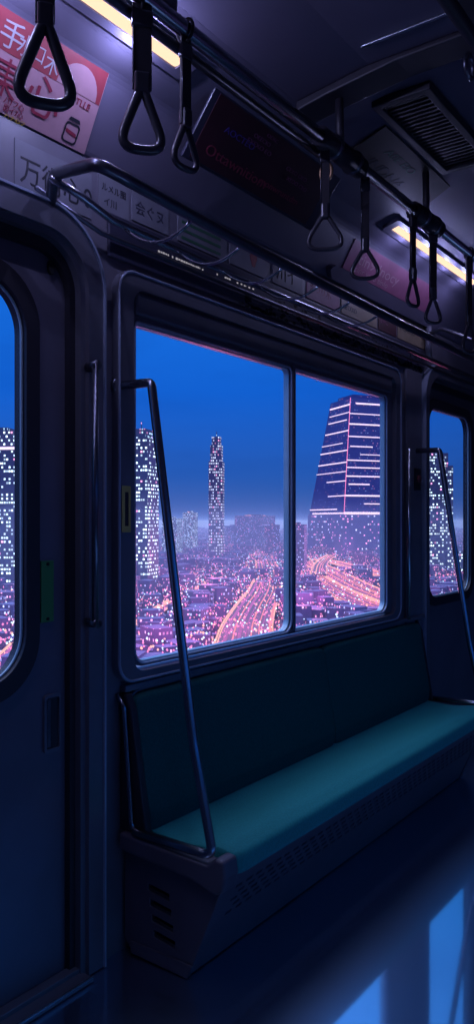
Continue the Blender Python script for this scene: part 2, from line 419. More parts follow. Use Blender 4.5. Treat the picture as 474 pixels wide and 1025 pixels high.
# long fascia above the window
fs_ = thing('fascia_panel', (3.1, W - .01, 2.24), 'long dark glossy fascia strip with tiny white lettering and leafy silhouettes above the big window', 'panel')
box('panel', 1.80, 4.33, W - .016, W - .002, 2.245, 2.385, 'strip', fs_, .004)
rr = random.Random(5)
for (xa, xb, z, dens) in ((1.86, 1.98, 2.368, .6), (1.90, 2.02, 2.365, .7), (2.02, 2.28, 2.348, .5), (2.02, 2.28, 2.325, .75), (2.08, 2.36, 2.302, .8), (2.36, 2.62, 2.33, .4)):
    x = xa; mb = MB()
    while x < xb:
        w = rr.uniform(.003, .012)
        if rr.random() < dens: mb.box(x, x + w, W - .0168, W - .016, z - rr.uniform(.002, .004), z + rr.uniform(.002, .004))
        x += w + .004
    mb.build('lettering', 'led', fs_)  # emissive dashes imitate city reflections in the glossy strip
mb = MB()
for k in range(420):   # tree reflections in the strip, built as flat dark marks
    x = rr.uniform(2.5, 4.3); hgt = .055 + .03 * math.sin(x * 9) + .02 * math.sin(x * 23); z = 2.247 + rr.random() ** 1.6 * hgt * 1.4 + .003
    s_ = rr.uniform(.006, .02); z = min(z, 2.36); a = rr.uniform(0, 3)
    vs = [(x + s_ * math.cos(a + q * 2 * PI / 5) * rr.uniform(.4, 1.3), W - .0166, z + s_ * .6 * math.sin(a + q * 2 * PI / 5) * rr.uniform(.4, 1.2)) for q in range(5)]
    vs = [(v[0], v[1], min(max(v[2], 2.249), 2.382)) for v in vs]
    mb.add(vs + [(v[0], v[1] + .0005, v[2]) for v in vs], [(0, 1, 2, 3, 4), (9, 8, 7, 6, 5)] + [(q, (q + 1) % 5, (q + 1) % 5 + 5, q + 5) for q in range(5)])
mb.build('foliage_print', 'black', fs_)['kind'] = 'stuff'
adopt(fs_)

# ---------------------------------------------------------------- bench
bn = thing('bench_seat', (3.0, 1.58, 0), 'long teal fabric bench under the big window with perforated front and louvred end panel', 'bench')
X0, X1 = 1.87, 4.20
box('base_core', X0 + .02, X1 - .02, 1.60, 1.805, .0, .30, 'black', bn, 0)
# end panels (trapezoid) with four louvre openings
def endpanel(x, s):
    out = [(1.806, .285), (1.806, .045), (1.775, .012), (1.540, .004), (1.398, .335), (1.40, .362), (1.806, .34)]
    lou = []
    for k in range(4):
        z = .236 - k * .047; y = 1.692 - k * .008
        lou.append([(y - .075, z - .020), (y + .012, z - .010), (y + .012, z + .012), (y - .075, z + .002)])
    p = plate('end_panel', out, lou, x, x + s * .018, 'box', bn, bev=.003, to=lambda a, b, d: V((d, a, b)))
    for k in range(4):
        z = .236 - k * .047; y = 1.692 - k * .008
        pl = plate('louvre', [(y - .075, z - .020), (y + .012, z - .010), (y + .012, z + .000), (y - .075, z - .010)], [], x + s * .004, x + s * .012, 'dark', p, bev=0, to=lambda a, b, d: V((d, a, b)))
    q = plate('kick_strip', [(1.775, .046), (1.775, .008), (1.540, .002), (1.520, .046)], [], x - s * .006, x + s * .002, 'box', p, bev=.002, to=lambda a, b, d: V((d, a, b)))
    return p
endpanel(X0, 1); endpanel(X1, -1)
# armrest moulding
for x, s in ((X0, 1), (X1, -1)):
    plate('arm_moulding', fillet_2 := [(1.80, .40), (1.80, .345), (1.50, .325), (1.415, .30), (1.385, .315), (1.372, .36), (1.378, .408), (1.41, .412), (1.44, .385)], [], x - s * .035, x + s * .035, 'box', bn, bev=.010, to=lambda a, b, d: V((d, a, b)), seg=3)
# front panel, slanted, with slots
P0 = V((0, 1.400, .335)); P1 = V((0, 1.545, .004)); Ld = (P1 - P0); Ln = Ld.length; Ldn = Ld.normalized()
slots = []
rows = 5
for r_ in range(rows):
    v = .055 + r_ * .026
    n_ = 40
    for k in range(n_):
        u = X0 + .09 + k * .0555 + (.027 if r_ % 2 else 0)
        if u > X1 - .07: continue
        slots.append([(u, v), (u + .034, v), (u + .034, v + .012), (u, v + .012)])
nrm = V((0, -Ldn.z, Ldn.y)).normalized()
if nrm.y > 0: nrm = -nrm
plate('front_panel', [(X0 + .004, 0), (X1 - .004, 0), (X1 - .004, Ln), (X0 + .004, Ln)], slots, 0, .012, 'box', bn, bev=0,
      to=lambda a, b, d: V((a, 0, 0)) + P0 + Ldn * b - nrm * d)
plate('slot_backing', [(X0 + .03, .02), (X1 - .03, .02), (X1 - .03, Ln - .05), (X0 + .03, Ln - .05)], [], .025, .03, 'black', bn, bev=0,
      to=lambda a, b, d: V((a, 0, 0)) + P0 + Ldn * b - nrm * d)
# cushions: two halves of seat and back
def cushion(name, prof, x0, x1, m, rad, puff=.006):
    """profile swept along x with rounded ends, fine enough to sag a little"""
    pts = fillet([V((0, a, b)) for a, b in prof], rad, 7, True)
    cy_ = sum(p.y for p in pts) / len(pts); cz_ = sum(p.z for p in pts) / len(pts)
    xs = [0, .004, .012, .025, .05]; L = x1 - x0
    xs = xs + [.05 + (L - .1) * k / 16 for k in range(1, 16)] + [L - q for q in xs[::-1]]
    mb = MB(); n = len(pts); vs = []
    for x in xs:
        e = min(x, L - x); k = 1 if e >= .05 else (1 - (1 - e / .05) ** 2) ** .5
        sc = 1 - .035 * (1 - k) - (.0)
        ins = .018 * (1 - k)
        bul = 1 + puff * math.sin(PI * x / L)
        for p in pts:
            dy, dz = p.y - cy_, p.z - cz_; ln = math.hypot(dy, dz)
            f_ = (ln - ins) / ln
            vs.append((x0 + x, cy_ + dy * f_, cz_ + dz * f_ * bul))
    fs = []
    for i in range(len(xs) - 1):
        for k in range(n): q = (k + 1) % n; fs.append((i * n + k, i * n + q, (i + 1) * n + q, (i + 1) * n + k))
    fs.append(tuple(range(n))[::-1]); fs.append(tuple((len(xs) - 1) * n + k for k in range(n)))
    mb.add(vs, fs)
    return mb.build(name, m, bn, smooth=True)
seat_prof = [(1.775, .405), (1.60, .398), (1.43, .418), (1.376, .405), (1.368, .345), (1.42, .335), (1.775, .345)]
back_prof = [(1.812, .835), (1.772, .832), (1.745, .66), (1.712, .46), (1.716, .395), (1.812, .395)]
rads = .025
XM = 3.12
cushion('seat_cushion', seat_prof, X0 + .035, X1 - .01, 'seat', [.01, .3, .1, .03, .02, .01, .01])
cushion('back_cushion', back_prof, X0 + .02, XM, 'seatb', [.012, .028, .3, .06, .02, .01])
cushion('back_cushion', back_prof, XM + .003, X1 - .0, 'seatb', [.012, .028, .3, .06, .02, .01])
tube('back_piping', fillet([(X0 + .0, 1.80, .50), (X0 + .0, 1.806, .80), (X0 + .05, 1.806, .842), (X1 - .16, 1.806, .842), (X1 - .03, 1.806, .77), (X1 - .0, 1.80, .50)], .07, 6), .007, 'frame', bn, 8)
prism('back_shell', [(1.818, .843), (1.79, .843), (1.765, .79), (1.735, .60), (1.70, .40), (1.818, .40)], X0 - .012, X0 + .018, 'dark', bn, .006)
prism('back_shell', [(1.818, .843), (1.79, .843), (1.765, .79), (1.735, .60), (1.70, .40), (1.818, .40)], X1 + .002, X1 + .02, 'dark', bn, .006)
adopt(bn)

# slanted guard poles at both bench ends
def guard(x, label, top=1.838):
    t = thing('guard_pole', (x, 1.43, .41), label, 'pole', None)
    pts = fillet([(x, W - .004, top), (x, 1.668, top - .002), (x, 1.500, .74), (x, 1.424, .412), (x, 1.74, .412)], [0, .022, .6, .030, 0], 8)
    tube('pole', pts, .0145, 'chrome', t, 16)
    tube('flange', [(x, W - .001, top), (x, W - .014, top)], .028, 'gun', t, 18)
    tube('rear_rail', fillet([(x, 1.735, .412), (x, 1.752, .43), (x, 1.785, .80), (x, 1.815, .842)], .03, 5), .008, 'chrome', t, 10)
    return adopt(t)
guard(1.846, 'slanted steel guard pole at the near end of the bench beside the door')
guard(4.224, 'slanted steel guard pole at the far end of the bench before the far door', 1.80)

# ---------------------------------------------------------------- luggage rack
lr = thing('luggage_rack', (2.9, 1.62, 2.28), 'dark tubular luggage rack with curved ribs running along above the big window', 'rack')
YA, ZA = 1.45, 2.275; YB, ZB = 1.715, 2.305
tube('front_rail', fillet([(1.565, W - .006, 2.325), (1.520, 1.745, 2.390), (1.425, 1.475, 2.315), (1.50, YA, 2.297), (2.0, YA, ZA + .004), (3.2, YA, ZA - .008), (5.9, YA, ZA - .02)], [0, .05, .04, .05, .05, .05, 0], 8), .017, 'gun', lr, 14)
tube('rear_rail', [(1.50, 1.74, 2.375), (1.60, YB, 2.345), (1.72, YB, ZB + .01), (2.2, YB, ZB), (5.9, YB, ZB)], .012, 'chrome', lr, 12)
tube('wall_rail', [(1.50, W - .02, 2.36), (1.75, W - .03, 2.30), (5.9, W - .03, 2.30)], .008, 'gun', lr, 10)
ft = box('bracket_foot', 1.54, 1.59, W - .02, W - .001, 2.29, 2.36, 'dark', lr, .008, 3)
x = 1.78; k = 0
while x < 3.25:
    a = V((x, YA, ZA)); b = V((x, YB, ZB)); c = V((x, W - .03, 2.30))
    mid = V((x, (YA + YB) / 2, 2.215)); 
    pts = [a * (1 - t) ** 2 + V((x - .0, 1.585, 2.185)) * 2 * t * (1 - t) + b * t * t for t in [q / 10 for q in range(11)]]
    tube('curved_rib', pts, .0055, 'chrome', lr, 8)
    x += .25
for x in (4.34, 5.85):
    tube('rack_bracket', fillet([(x, W - .004, 2.47), (x, 1.70, 2.50), (x, 1.50, 2.40), (x, YA, ZA)], .05, 5), .012, 'gun', lr, 10)
adopt(lr)

# ---------------------------------------------------------------- hand rail with straps
hr = thing('strap_rail', (3.0, 1.28, 2.62), 'long overhead steel rail with joint sleeves that carries the hanging straps', 'rail')
YR, ZR = 1.28, 2.645
tube('rail_pipe', [(.2, YR, ZR), (3.05, YR, ZR)], .021, 'chrome', hr, 18)
tube('rail_pipe', [(3.05, YR, ZR), (6.6, YR, ZR)], .019, 'chrome', hr, 18)
tube('lower_rail', [(.2, YR + .028, ZR - .034), (2.27, YR + .028, ZR - .034)], .013, 'gun', hr, 12)
for xs in ((2.22, 2.50), (2.98, 3.22), (3.80, 3.95)):
    tube('joint_sleeve', [(xs[0], YR, ZR - .004), (xs[1], YR, ZR - .004)], .036, 'dark', hr, 18)
for xs in (2.30, 2.44, 3.04, 3.16):
    tube('sleeve_ring', [(xs, YR, ZR - .004), (xs + .015, YR, ZR - .004)], .041, 'gun', hr, 18)
for x in (.7, 2.36, 3.10, 5.0):
    tube('hanger', [(x, YR, ZR), (x, YR + .005, 2.86)], .014, 'dark', hr, 12)
box('hanger_plate', 1.30, 1.50, YR - .014, YR + .05, ZR + .016, ZR + .05, 'gun', hr, .006)
ring = [V((2.36 + .0, YR + .055 + .022 * math.cos(a), ZR - .055 + .030 * math.sin(a))) for a in [2 * PI * k / 16 for k in range(16)]]
tube('cable_ring', ring, .006, mat('worn_brass', (.45, .28, .16), .35, .8), hr, 8, True)  # orange light on the ring is put into its base colour
adopt(hr)

def strap(x, zb, hgt, wid, rot, band, thk, label):
    t = thing('hanging_strap', (x, YR, ZR), label, 'strap', None)
    t.rotation_euler.z = rot
    # rounded triangle handle
    z0 = zb - ZR; 
    tri = fillet([(0, 0, z0 + hgt), (-wid / 2, 0, z0 + thk), (wid / 2, 0, z0 + thk)], [wid * .10, wid * .30, wid * .30], 8, True)
    tube('handle', tri, thk, 'plast', t, 12, True)
    top = z0 + hgt
    tube('hanging_loop', [V((0, .028 * math.cos(a), .028 * math.sin(a) - .002)) for a in [2 * PI * k / 20 for k in range(20)]], .0045, 'strap', t, 6, True)
    mb = MB().box(-band / 2, band / 2, -.004, .004, top - .012, -.02)
    mb.build('webbing', 'strap', t, bev=.0015)
    box('buckle', -band * .56, band * .56, -.008, .008, -.075, -.035, 'plast', t, .004)
    MB().box(-band * .42, band * .42, -.0125, .0125, top - .022, top + .03).build('handle_clip', 'plast', t, bev=.006)
    tube('edge_stitch', [(-band / 2 + .002, -.0045, top), (-band / 2 + .002, -.0045, -.04)], .0016, 'gun', t, 5)
    return t
cam_az = lambda x: math.atan2(YR, x) - PI / 2      # turn that makes a strap face the aisle viewpoint side
for (x, zb, hg, wd, dr, bd, tk, lb) in (
    (1.091, 2.251, .190, .135, .1, .040, .0125, 'large dark strap handle hanging in front of the red and pink poster'),
    (1.384, 2.268, .165, .118, .15, .046, .0115, 'dark strap handle hanging in front of the near lit ceiling lamp'),
    (1.545, 2.285, .130, .105, .75, .034, .0085, 'dark strap turned edge-on, hanging beside the end of the near ceiling lamp'),
    (2.256, 2.280, .128, .155, .0, .030, .0075, 'dark strap hanging from the rail sleeve over the dark red board end'),
    (2.542, 2.256, .122, .135, .1, .030, .0075, 'dark strap hanging just left of the far lit lamp, before the magenta poster'),
    (2.961, 2.252, .128, .100, .95, .034, .0075, 'dark strap turned sideways, hanging across the upper end of the far lamp'),
    (3.168, 2.226, .125, .095, .6, .034, .0075, 'dark strap hanging across the middle of the far lit lamp'),
    (3.60, 2.176, .150, .100, .8, .034, .0085, 'farthest dark strap, at the lower end of the far lamp')):
    strap(x, zb, hg, wd, cam_az(x) + dr, bd, tk, lb)

# opposite rail glimpsed at the top right
orr = thing('opposite_rail', (3.0, .70, 2.66), 'dark overhead rail with a ring across the aisle in the top right corner', 'rail')
tube('rail_pipe', [(.6, .71, 2.66), (6.6, .71, 2.66)], .018, 'dark', orr, 14)
tube('ring', [V((2.10 + .03 * math.cos(a), .745, 2.63 + .03 * math.sin(a))) for a in [2 * PI * k / 20 for k in range(20)]], .007, 'gun', orr, 8, True)
for x in (1.2, 3.4, 5.6): tube('hanger', [(x, .71, 2.66), (x, .71, 2.868)], .012, 'dark', orr, 10)
adopt(orr)

# ---------------------------------------------------------------- ceiling lamps (on the slope)
SA = V((0, 1.62, 2.775)); SB = V((0, 1.42, 2.835)); SD = (SB - SA).normalized(); SN = V((0, -SD.z, SD.y))
if SN.z > 0: SN = -SN
def lamp(x0, x1, label, c=.075, gl=3.7):
    t = thing('ceiling_lamp', ((x0 + x1) / 2, 1.545, 2.79), label, 'lamp')
    to = lambda a, b, d: V((a, 0, 0)) + SA + SD * b + SN * d
    plate('housing', rrect(x0 - .05, x1 + .05, c - .045, c + .045, .02), [rrect(x0, x1, c - .020, c + .020, .004)], -.01, .014, 'ceil', t, bev=.003, to=to)
    plate('light_tube', rrect(x0, x1, c - .019, c + .019, .012), [], .001, .010, 'lamp', t, bev=.002, to=to)
    nL = 4
    for k in range(nL):
        ld = bpy.data.lights.new('tube_glow', 'POINT'); ld.energy = gl; ld.color = (.46, .48, 1.); ld.shadow_soft_size = .006
        lo = bpy.data.objects.new('tube_glow', ld); C.objects.link(lo); lo.parent = t
        lo.location = to(x0 + (x1 - x0) * (k + .5) / nL, c, .055)
    return adopt(t)
lamp(.35, 1.84, 'lit warm ceiling tube lamp above the red and pink poster')
lamp(3.43, 4.52, 'lit warm ceiling tube lamp in the far section beyond the strap rail', .045, 1.0)

# ---------------------------------------------------------------- posters
WN = lambda x, z, d=.004: V((x, W - d, z))
def wposter(name, x0, x1, z0, z1, m, label, cat='poster', group=None, d=.004, skew=0):
    t = thing(name, ((x0 + x1) / 2, W, z0), label, cat, group)
    plate('sheet', [(x0, z0), (x1, z0), (x1, z1), (x0, z1)], [], W - d, W - .0005, m, t, bev=0)
    return t
CA = V((0, 1.82, 2.53)); CB = V((0, 1.70, 2.74)); CD = (CB - CA).normalized(); CN = V((0, -CD.z, CD.y))
if CN.y > 0: CN = -CN
cto = lambda a, b, d: V((a, 0, 0)) + CA + CD * b + CN * d
CY = CD
def cpatch(name, pts, m, parent, d0, d1): return plate(name, pts, [], d0, d1, m, parent, bev=0, to=cto)
# red and pink poster
t = thing('advert_poster', (1.2, 1.80, 2.53), 'red and pink advertisement poster with big characters at the top left', 'poster')
cpatch('sheet', [(.62, .006), (1.70, .006), (1.69, .245), (.62, .245)], 'pinkp', t, .001, .004)
cpatch('red_band', [(.62, .150), (1.692, .150), (1.688, .243), (.62, .243)], 'red', t, .0042, .0048)
arc = [(1.60 + .075 * math.cos(a), .151 + .075 * math.sin(a)) for a in [PI * k / 16 for k in range(17)]]
cpatch('white_hill', arc, 'pinkp', t, .005, .0054)
def ctext(body, size, m, a, b, sx=1.1, nm='lettering', d=.0056): return text(body, size, m, cto(a, b, d), (1, 0, 0), CY, nm, t, .0004, sx=sx)
ctext('手', .075, 'white', 1.315, .165); ctext('水', .06, 'white', 1.375, .165, .9); ctext('口', .05, 'white', 1.425, .170, .9); ctext('术', .06, 'white', 1.47, .160, .9)
ctext('東', .105, 'mar', 1.325, .052, .9, d=.0062); ctext('心', .12, 'mar', 1.435, .050, 1.1, d=.0062)
ctext('OTLLE', .026, 'mar', 1.585, .122, 1.05)
ctext('パ1フ心', .022, 'mar', 1.385, .034, .9); ctext('図イ7心', .022, 'mar', 1.39, .014, .9); ctext('ハナ心フ', .014, 'yel', 1.40, .0, 1.3)
jr = plate('jar_icon', rrect(1.600, 1.655, .014, .072, .012), [rrect(1.605, 1.650, .019, .067, .009)], .005, .0056, 'blackink', t, bev=0, to=cto)
cpatch('jar_lid', [(1.605, .076), (1.650, .076), (1.644, .086), (1.611, .086)], 'blackink', t, .005, .0056)
cpatch('jar_label', [(1.608, .042), (1.647, .036), (1.647, .046), (1.608, .052)], 'mar', t, .005, .0056)
adopt(t)
# white hand-lettered notice above door
t = wposter('notice_poster', 1.44, 1.735, 2.345, 2.485, 'grayp', 'pale grey notice with brushed black characters above the near door', d=.003)
text('万街心0', .085, 'blackink', WN(1.455, 2.375, .0034), parent=t, sx=.95); adopt(t)
t = wposter('notice_poster', 1.765, 1.90, 2.39, 2.50, 'grayp', 'grey map notice right of the brushed-character notice, behind the rack end')
text('ルメル图', .028, 'blackink', WN(1.775, 2.455, .0044), parent=t); text('イ川', .03, 'blackink', WN(1.785, 2.41, .0044), parent=t); adopt(t)
t = wposter('notice_poster', 1.915, 2.10, 2.40, 2.51, 'grayp', 'grey picture notice with faint outlines behind the rack, left of the striped one')
o_ = text('会ぐヌ', .05, 'strip', WN(1.93, 2.43, .0044), parent=t); adopt(t)
t = wposter('striped_poster', 2.15, 2.44, 2.40, 2.525, 'grayp', 'pale poster with four dark green stripes behind the luggage rack')
for k in range(4):
    z = 2.505 - k * .028
    plate('green_stripe', [(2.17, z - .010), (2.40, z - .010), (2.40, z), (2.17, z)], [], W - .0050, W - .0040, 'greenink', t, bev=0)
adopt(t)
t = wposter('figure_poster', 2.46, 2.73, 2.40, 2.525, 'grayp', 'grey poster with small dim red figure behind the rack, beside the striped one')
plate('red_figure', [(2.62 + .022 * math.cos(a) * (1 + .3 * math.sin(3 * a)), 2.455 + .030 * math.sin(a)) for a in [2 * PI * k / 14 for k in range(14)]], [], W - .005, W - .004, 'red', t, bev=0); adopt(t)
t = wposter('dark_poster', 2.76, 3.00, 2.40, 2.525, 'strip', 'dark blue poster with black vertical strokes behind the rack middle')
text('川イ', .08, 'black', WN(2.79, 2.43, .0044), parent=t); adopt(t)
t = wposter('tan_poster', 3.04, 3.34, 2.40, 2.52, 'magenta', 'dusky pink poster behind the rack, below the magenta one', d=.004)
text('まつり水', .05, 'mar', WN(3.06, 2.44, .0044), parent=t); adopt(t)
t = wposter('tan_poster', 3.36, 3.74, 2.40, 2.525, 'tan', 'brown tan poster with small lettering behind the far rack, near the rounded casing')
text('CICWOC', .045, 'blackink', WN(3.38, 2.47, .0044), parent=t); text('hoTXXO', .035, 'blackink', WN(3.38, 2.425, .0044), parent=t); adopt(t)
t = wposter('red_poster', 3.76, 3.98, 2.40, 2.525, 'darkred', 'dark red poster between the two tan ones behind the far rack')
text('EAC', .05, 'dimpink', WN(3.78, 2.44, .0044), parent=t); adopt(t)
t = wposter('tan_poster', 4.00, 4.42, 2.40, 2.525, 'tan', 'dim tan poster at the far end of the wall, nearest the far door')
text('WCXOEC', .045, 'blackink', WN(4.02, 2.45, .0044), parent=t); adopt(t)
# magenta poster on cove, far
t = thing('magenta_poster', (3.7, 1.79, 2.55), 'magenta pink poster lit by the far ceiling lamp', 'poster')
cpatch('sheet', [(3.30, .075), (4.30, .075), (4.30, .215), (3.30, .215)], 'magenta', t, .001, .004)
ctext('tin9 Inocy', .07, 'pinkp', 3.40, .125, 1.6, d=.0044); ctext('cinr vmo tinlo', .04, 'pinkp', 3.40, .088, 1.6, d=.0044)
adopt(t)
box_ = thing('cove_casing', (3.8, 1.78, 2.53), 'pale lilac casing strip with a rounded end under the magenta poster', 'casing')
cpatch('casing', [(3.22, .008)] + [(3.22 + .04 * math.cos(a), .04 + .03 * math.sin(a)) for a in (PI, PI * .8, PI * .6)] + [(3.26, .070), (4.5, .070), (4.5, .008)], 'ceil', box_, .001, .03)
adopt(box_)

# dark red board hung in the unlit section
DA = V((0, 1.690, 2.615)); DB = V((0, 1.545, 2.800)); DD = (DB - DA).normalized(); DN = V((0, -DD.z, DD.y))
if DN.y > 0: DN = -DN
dto = lambda a, b, d: V((a, 0, 0)) + DA + DD * b + DN * d
t = thing('dark_advert_board', (2.5, 1.66, 2.62), 'large dark red advertisement board with dim pink writing in the unlit ceiling section', 'board')
plate('board', [(2.02, 0), (2.86, 0), (2.86, .235), (2.02, .235)], [], -.012, 0, 'strip', t, bev=.003, to=dto)
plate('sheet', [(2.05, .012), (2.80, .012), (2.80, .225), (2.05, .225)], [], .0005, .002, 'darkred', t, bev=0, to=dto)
for (b_, s_, m_, a, bb) in (('Ottawnitiom', .05, 'mar', 2.10, .045), ('monwruntdm', .034, 'mar', 2.42, .055), ('AOCTEO', .03, 'violet', 2.14, .135), ('EXEXO EO', .022, 'dimpink', 2.26, .150), ('OEECIO', .020, 'dimpink', 2.28, .175), ('CEXO OEO', .020, 'dimpink', 2.52, .145), ('XEOO CEO', .020, 'dimpink', 2.55, .115), ('OEXC', .018, 'dimpink', 2.34, .20)):
    text(b_, s_, m_, dto(a, bb, .0024), (1, 0, 0), DD, 'lettering', t, .0004, sx=1.4)
adopt(t)

# overhead posters and grille on the ceiling
t = thing('ceiling_grille', (2.8, 1.13, 2.86), 'dark ribbed air grille box on the ceiling beyond the strap rail', 'vent')
gx0, gx1, gy0, gy1 = 2.50, 3.16, 1.02, 1.235
to = lambda a, b, d: V((a, b, 2.866 - d))
plate('grille_frame', [(gx0, gy0), (gx1, gy0), (gx1, gy1), (gx0, gy1)], [[(gx0 + .03, gy0 + .03), (gx1 - .03, gy0 + .03), (gx1 - .03, gy1 - .03), (gx0 + .03, gy1 - .03)]], 0, .028, 'ceild', t, bev=.004, to=to)
for k in range(22):
    x = gx0 + .045 + k * .0272
    plate('grille_slat', [(x, gy0 + .03), (x + .012, gy0 + .03), (x + .012, gy1 - .03), (x, gy1 - .03)], [], .004, .020, 'ceild', t, bev=0, to=to)
adopt(t)
t = thing('hanging_poster', (3.0, 1.40, 2.83), 'dim tan poster on the dark ceiling slope behind the strap rail', 'poster')
EA = V((0, 1.46, 2.822)); EB = V((0, 1.25, 2.852)); ED = (EB - EA).normalized(); EN = V((0, ED.z, -ED.y))
if EN.z > 0: EN = -EN
eto = lambda a, b, d: V((a, 0, 0)) + EA + ED * b + EN * d
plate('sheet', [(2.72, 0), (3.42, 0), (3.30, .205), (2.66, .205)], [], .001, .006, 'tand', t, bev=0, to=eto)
text('INDNA', .07, 'blackink', eto(2.82, .03, .0064), (1, 0, 0), ED, 'lettering', t, .0004, sx=1.4)
text('A0E EIO', .05, 'greenink', eto(2.82, .12, .0064), (1, 0, 0), ED, 'lettering', t, .0004, sx=1.4)
adopt(t)
st(box('trim_4', 2.195, 2.207, .70, 1.12, 2.862, 2.869, 'trim', None, .001))
st(box('trim_5', XA, XB, .745, .80, 2.845, 2.869, 'ceild', None, .008))
# dark transverse rib with arched underside
for (xa, xb, nm) in ((2.30, 2.42, 'trim_6'), (5.55, 5.70, 'trim_7')):
    pr_ = [(1.42, 2.833), (1.15, 2.868), (.4, 2.868), (.4, 2.85), (1.05, 2.848), (1.30, 2.82), (1.42, 2.80)]
    st(prism(nm, pr_, xa, xb, 'ceild', None, .006))
# stand pipe near far end
sp_ = thing('conduit_pipe', (4.36, 1.77, 2.0), 'slim blue-grey upright pipe above the far door corner', 'pipe')
tube('pipe', [(4.36, 1.79, 2.34), (4.36, 1.79, 2.53)], .02, 'frame', sp_, 14)
adopt(sp_)

# ------------------------------------------------------------------ the city outside
G = -60.
gm = MB().add([(-3000, 150, G), (16000, 60, G), (16000, 14000, G), (-3000, 14000, G)], [(0, 1, 2, 3)]).build('city_ground', 'ground'); st(gm)

def block(name, x, y, w, d, z1, rz, m, z0=G, parent=None, taper=1.):
    vs = []
    for z, k in ((z0, 1), (z1, taper)):
        for a, b in ((-1, -1), (1, -1), (1, 1), (-1, 1)): vs.append((a * w / 2 * k, b * d / 2 * k, z - z0))
    o = MB().add(vs, [(0, 3, 2, 1), (4, 5, 6, 7), (0, 1, 5, 4), (1, 2, 6, 5), (2, 3, 7, 6), (3, 0, 4, 7)]).build(name, m, parent)
    if not parent: o.location = (x, y, z0); o.rotation_euler.z = rz
    return o
def azr(px, dist):
    """direction of a map bearing (in degrees from the train's axis) at a distance"""
    a = math.radians(px); return dist * math.cos(a), dist * math.sin(a)

def tower(x, y, rz, label, parts, z0=G, name='tower_building'):
    t = thing(name, (x, y, z0), label, 'building'); t.rotation_euler.z = rz
    for p in parts: p(t)
    return t
def bpart(nm, w, d, za, zb, m, taper=1., ox=0, oy=0):
    def f(t):
        o = block(nm, 0, 0, w, d, zb, 0, m, za, t, taper); o.location = (ox, oy, za - G); return o
    return f
# near-left tower in the door window
x, y = azr(52.4, 700)
tower(x, y, .5, 'white-lit tower block with a bright crown band seen through the near door window',
      [bpart('shaft', 50, 44, G, 60, 'twrw'), bpart('crown_band', 50.8, 44.8, 60, 62.2, 'band'), bpart('crown', 42, 36, 62.2, 76, 'twrw'), bpart('roof_plant', 20, 16, 76, 80, 'twr')])
x, y = azr(42.8, 700)
tower(x, y, .35, 'slim white-windowed tower at the left edge of the big window behind the slanted pole',
      [bpart('shaft', 26, 22, G, 74, 'twrw'), bpart('roof_plant', 16, 14, 74, 82, 'twr'), bpart('mast', .6, .6, 82, 89, 'twr')])
x, y = azr(37.4, 1150)
tower(x, y, .5, 'tallest distant tower with stepped top in the middle of the left pane',
      [bpart('shaft', 21, 20, G, 88, 'spire'), bpart('upper_shaft', 17, 16, 88, 112, 'spire'), bpart('crown', 12, 12, 112, 124, 'spire'), bpart('mast', 1.0, 1.0, 124, 132, 'twr')])
x, y = azr(21.9, 900)
tower(x, y, .7, 'dark tower with scattered white windows behind the far door window',
      [bpart('shaft', 34, 30, G, 62, 'twrw'), bpart('crown', 26, 22, 62, 76, 'twrw'), bpart('podium', 58, 48, G, -30, 'twrw')])

# tapered tower
def tapered():
    x, y = azr(27.2, 1300)
    t = tower(x, y, 0, 'big tapered office tower with glowing horizontal bands in the right pane', [])
    t.rotation_euler.z = math.radians(27.2 + 45 - 90 - 15)
    hw0, hw1, z0, z1 = 59, 33, 12, 196
    def hw(z): return hw0 + (hw1 - hw0) * (z - z0) / (z1 - z0)
    mb = MB(); A_, B_ = hw(z0), hw(z1)
    vs = [(-A_, -A_, z0 - G), (A_, -A_, z0 - G), (A_, A_, z0 - G), (-A_, A_, z0 - G), (-B_, -B_, z1 - G), (B_, -B_, z1 - G), (B_, B_, z1 - G), (-B_, B_, z1 - G)]
    mb.add(vs, [(0, 3, 2, 1), (4, 5, 6, 7), (0, 1, 5, 4), (1, 2, 6, 5), (2, 3, 7, 6), (3, 0, 4, 7)]); mb.build('shaft', 'pyr', t)
    block('podium', 0, 0, 122, 122, z0, 0, 'pod', G, t)
    block('roof_cap', 0, 0, 48, 48, 7, 0, 'pyr', 0, t).location.z = z1 - G
    rb = random.Random(3)
    def bandmesh(z, side, f0, f1, th):
        z = 12 + (z - 8) * 2.087; th *= 1.35
        k = hw(z) + .25; k2 = k + .6; p0 = -k + 2 * k * f0; p1 = -k + 2 * k * f1
        m = MB()
        if side == 0: m.box(p0, p1, -k2, -k + .5, z - th - G, z + th - G)     # -y face
        else: m.box(-k2, -k + .5, p0, p1, z - th - G, z + th - G)             # -x face
        m.build('light_band', 'band', t)
    for z, a, b, th in ((92, .15, .95, .9), (84, 0, .9, .5), (76, 0, 1, .8), (66.5, 0, 1, .6), (59, .05, .5, .6), (59, .65, 1, .6), (53, .25, .9, .4), (48.5, 0, 1, .6), (43, 0, 1, .6), (36.5, 0, 1, .7), (30.5, .05, .4, .7), (30.5, .6, 1, .9), (22, 0, .95, .9), (16, .3, 1, .6), (9, .0, 1, 1.4)):
        bandmesh(z, 0, a, b, th)
    for z, a, b, th in ((91, 0, .95, .8), (85, 0, .9, .4), (79.5, .1, .9, .5), (71, 0, .95, .6), (62, .2, 1, .4), (56, 0, 1, .6), (47, 0, 1, .6), (40, 0, 1, .4), (33, 0, .6, .5), (22, 0, .5, .5), (12, .2, 1, .6), (9, 0, .9, .8)):
        bandmesh(z, 1, a, b, th)
    mm = MB(); 
    mm.tube([(-hw(z0) - .3, -hw(z0) - .3, z0 - G), (-hw(z1) - .3, -hw(z1) - .3, z1 - G)], .5, 6); mm.build('edge_light', 'lampp', t)
tapered()

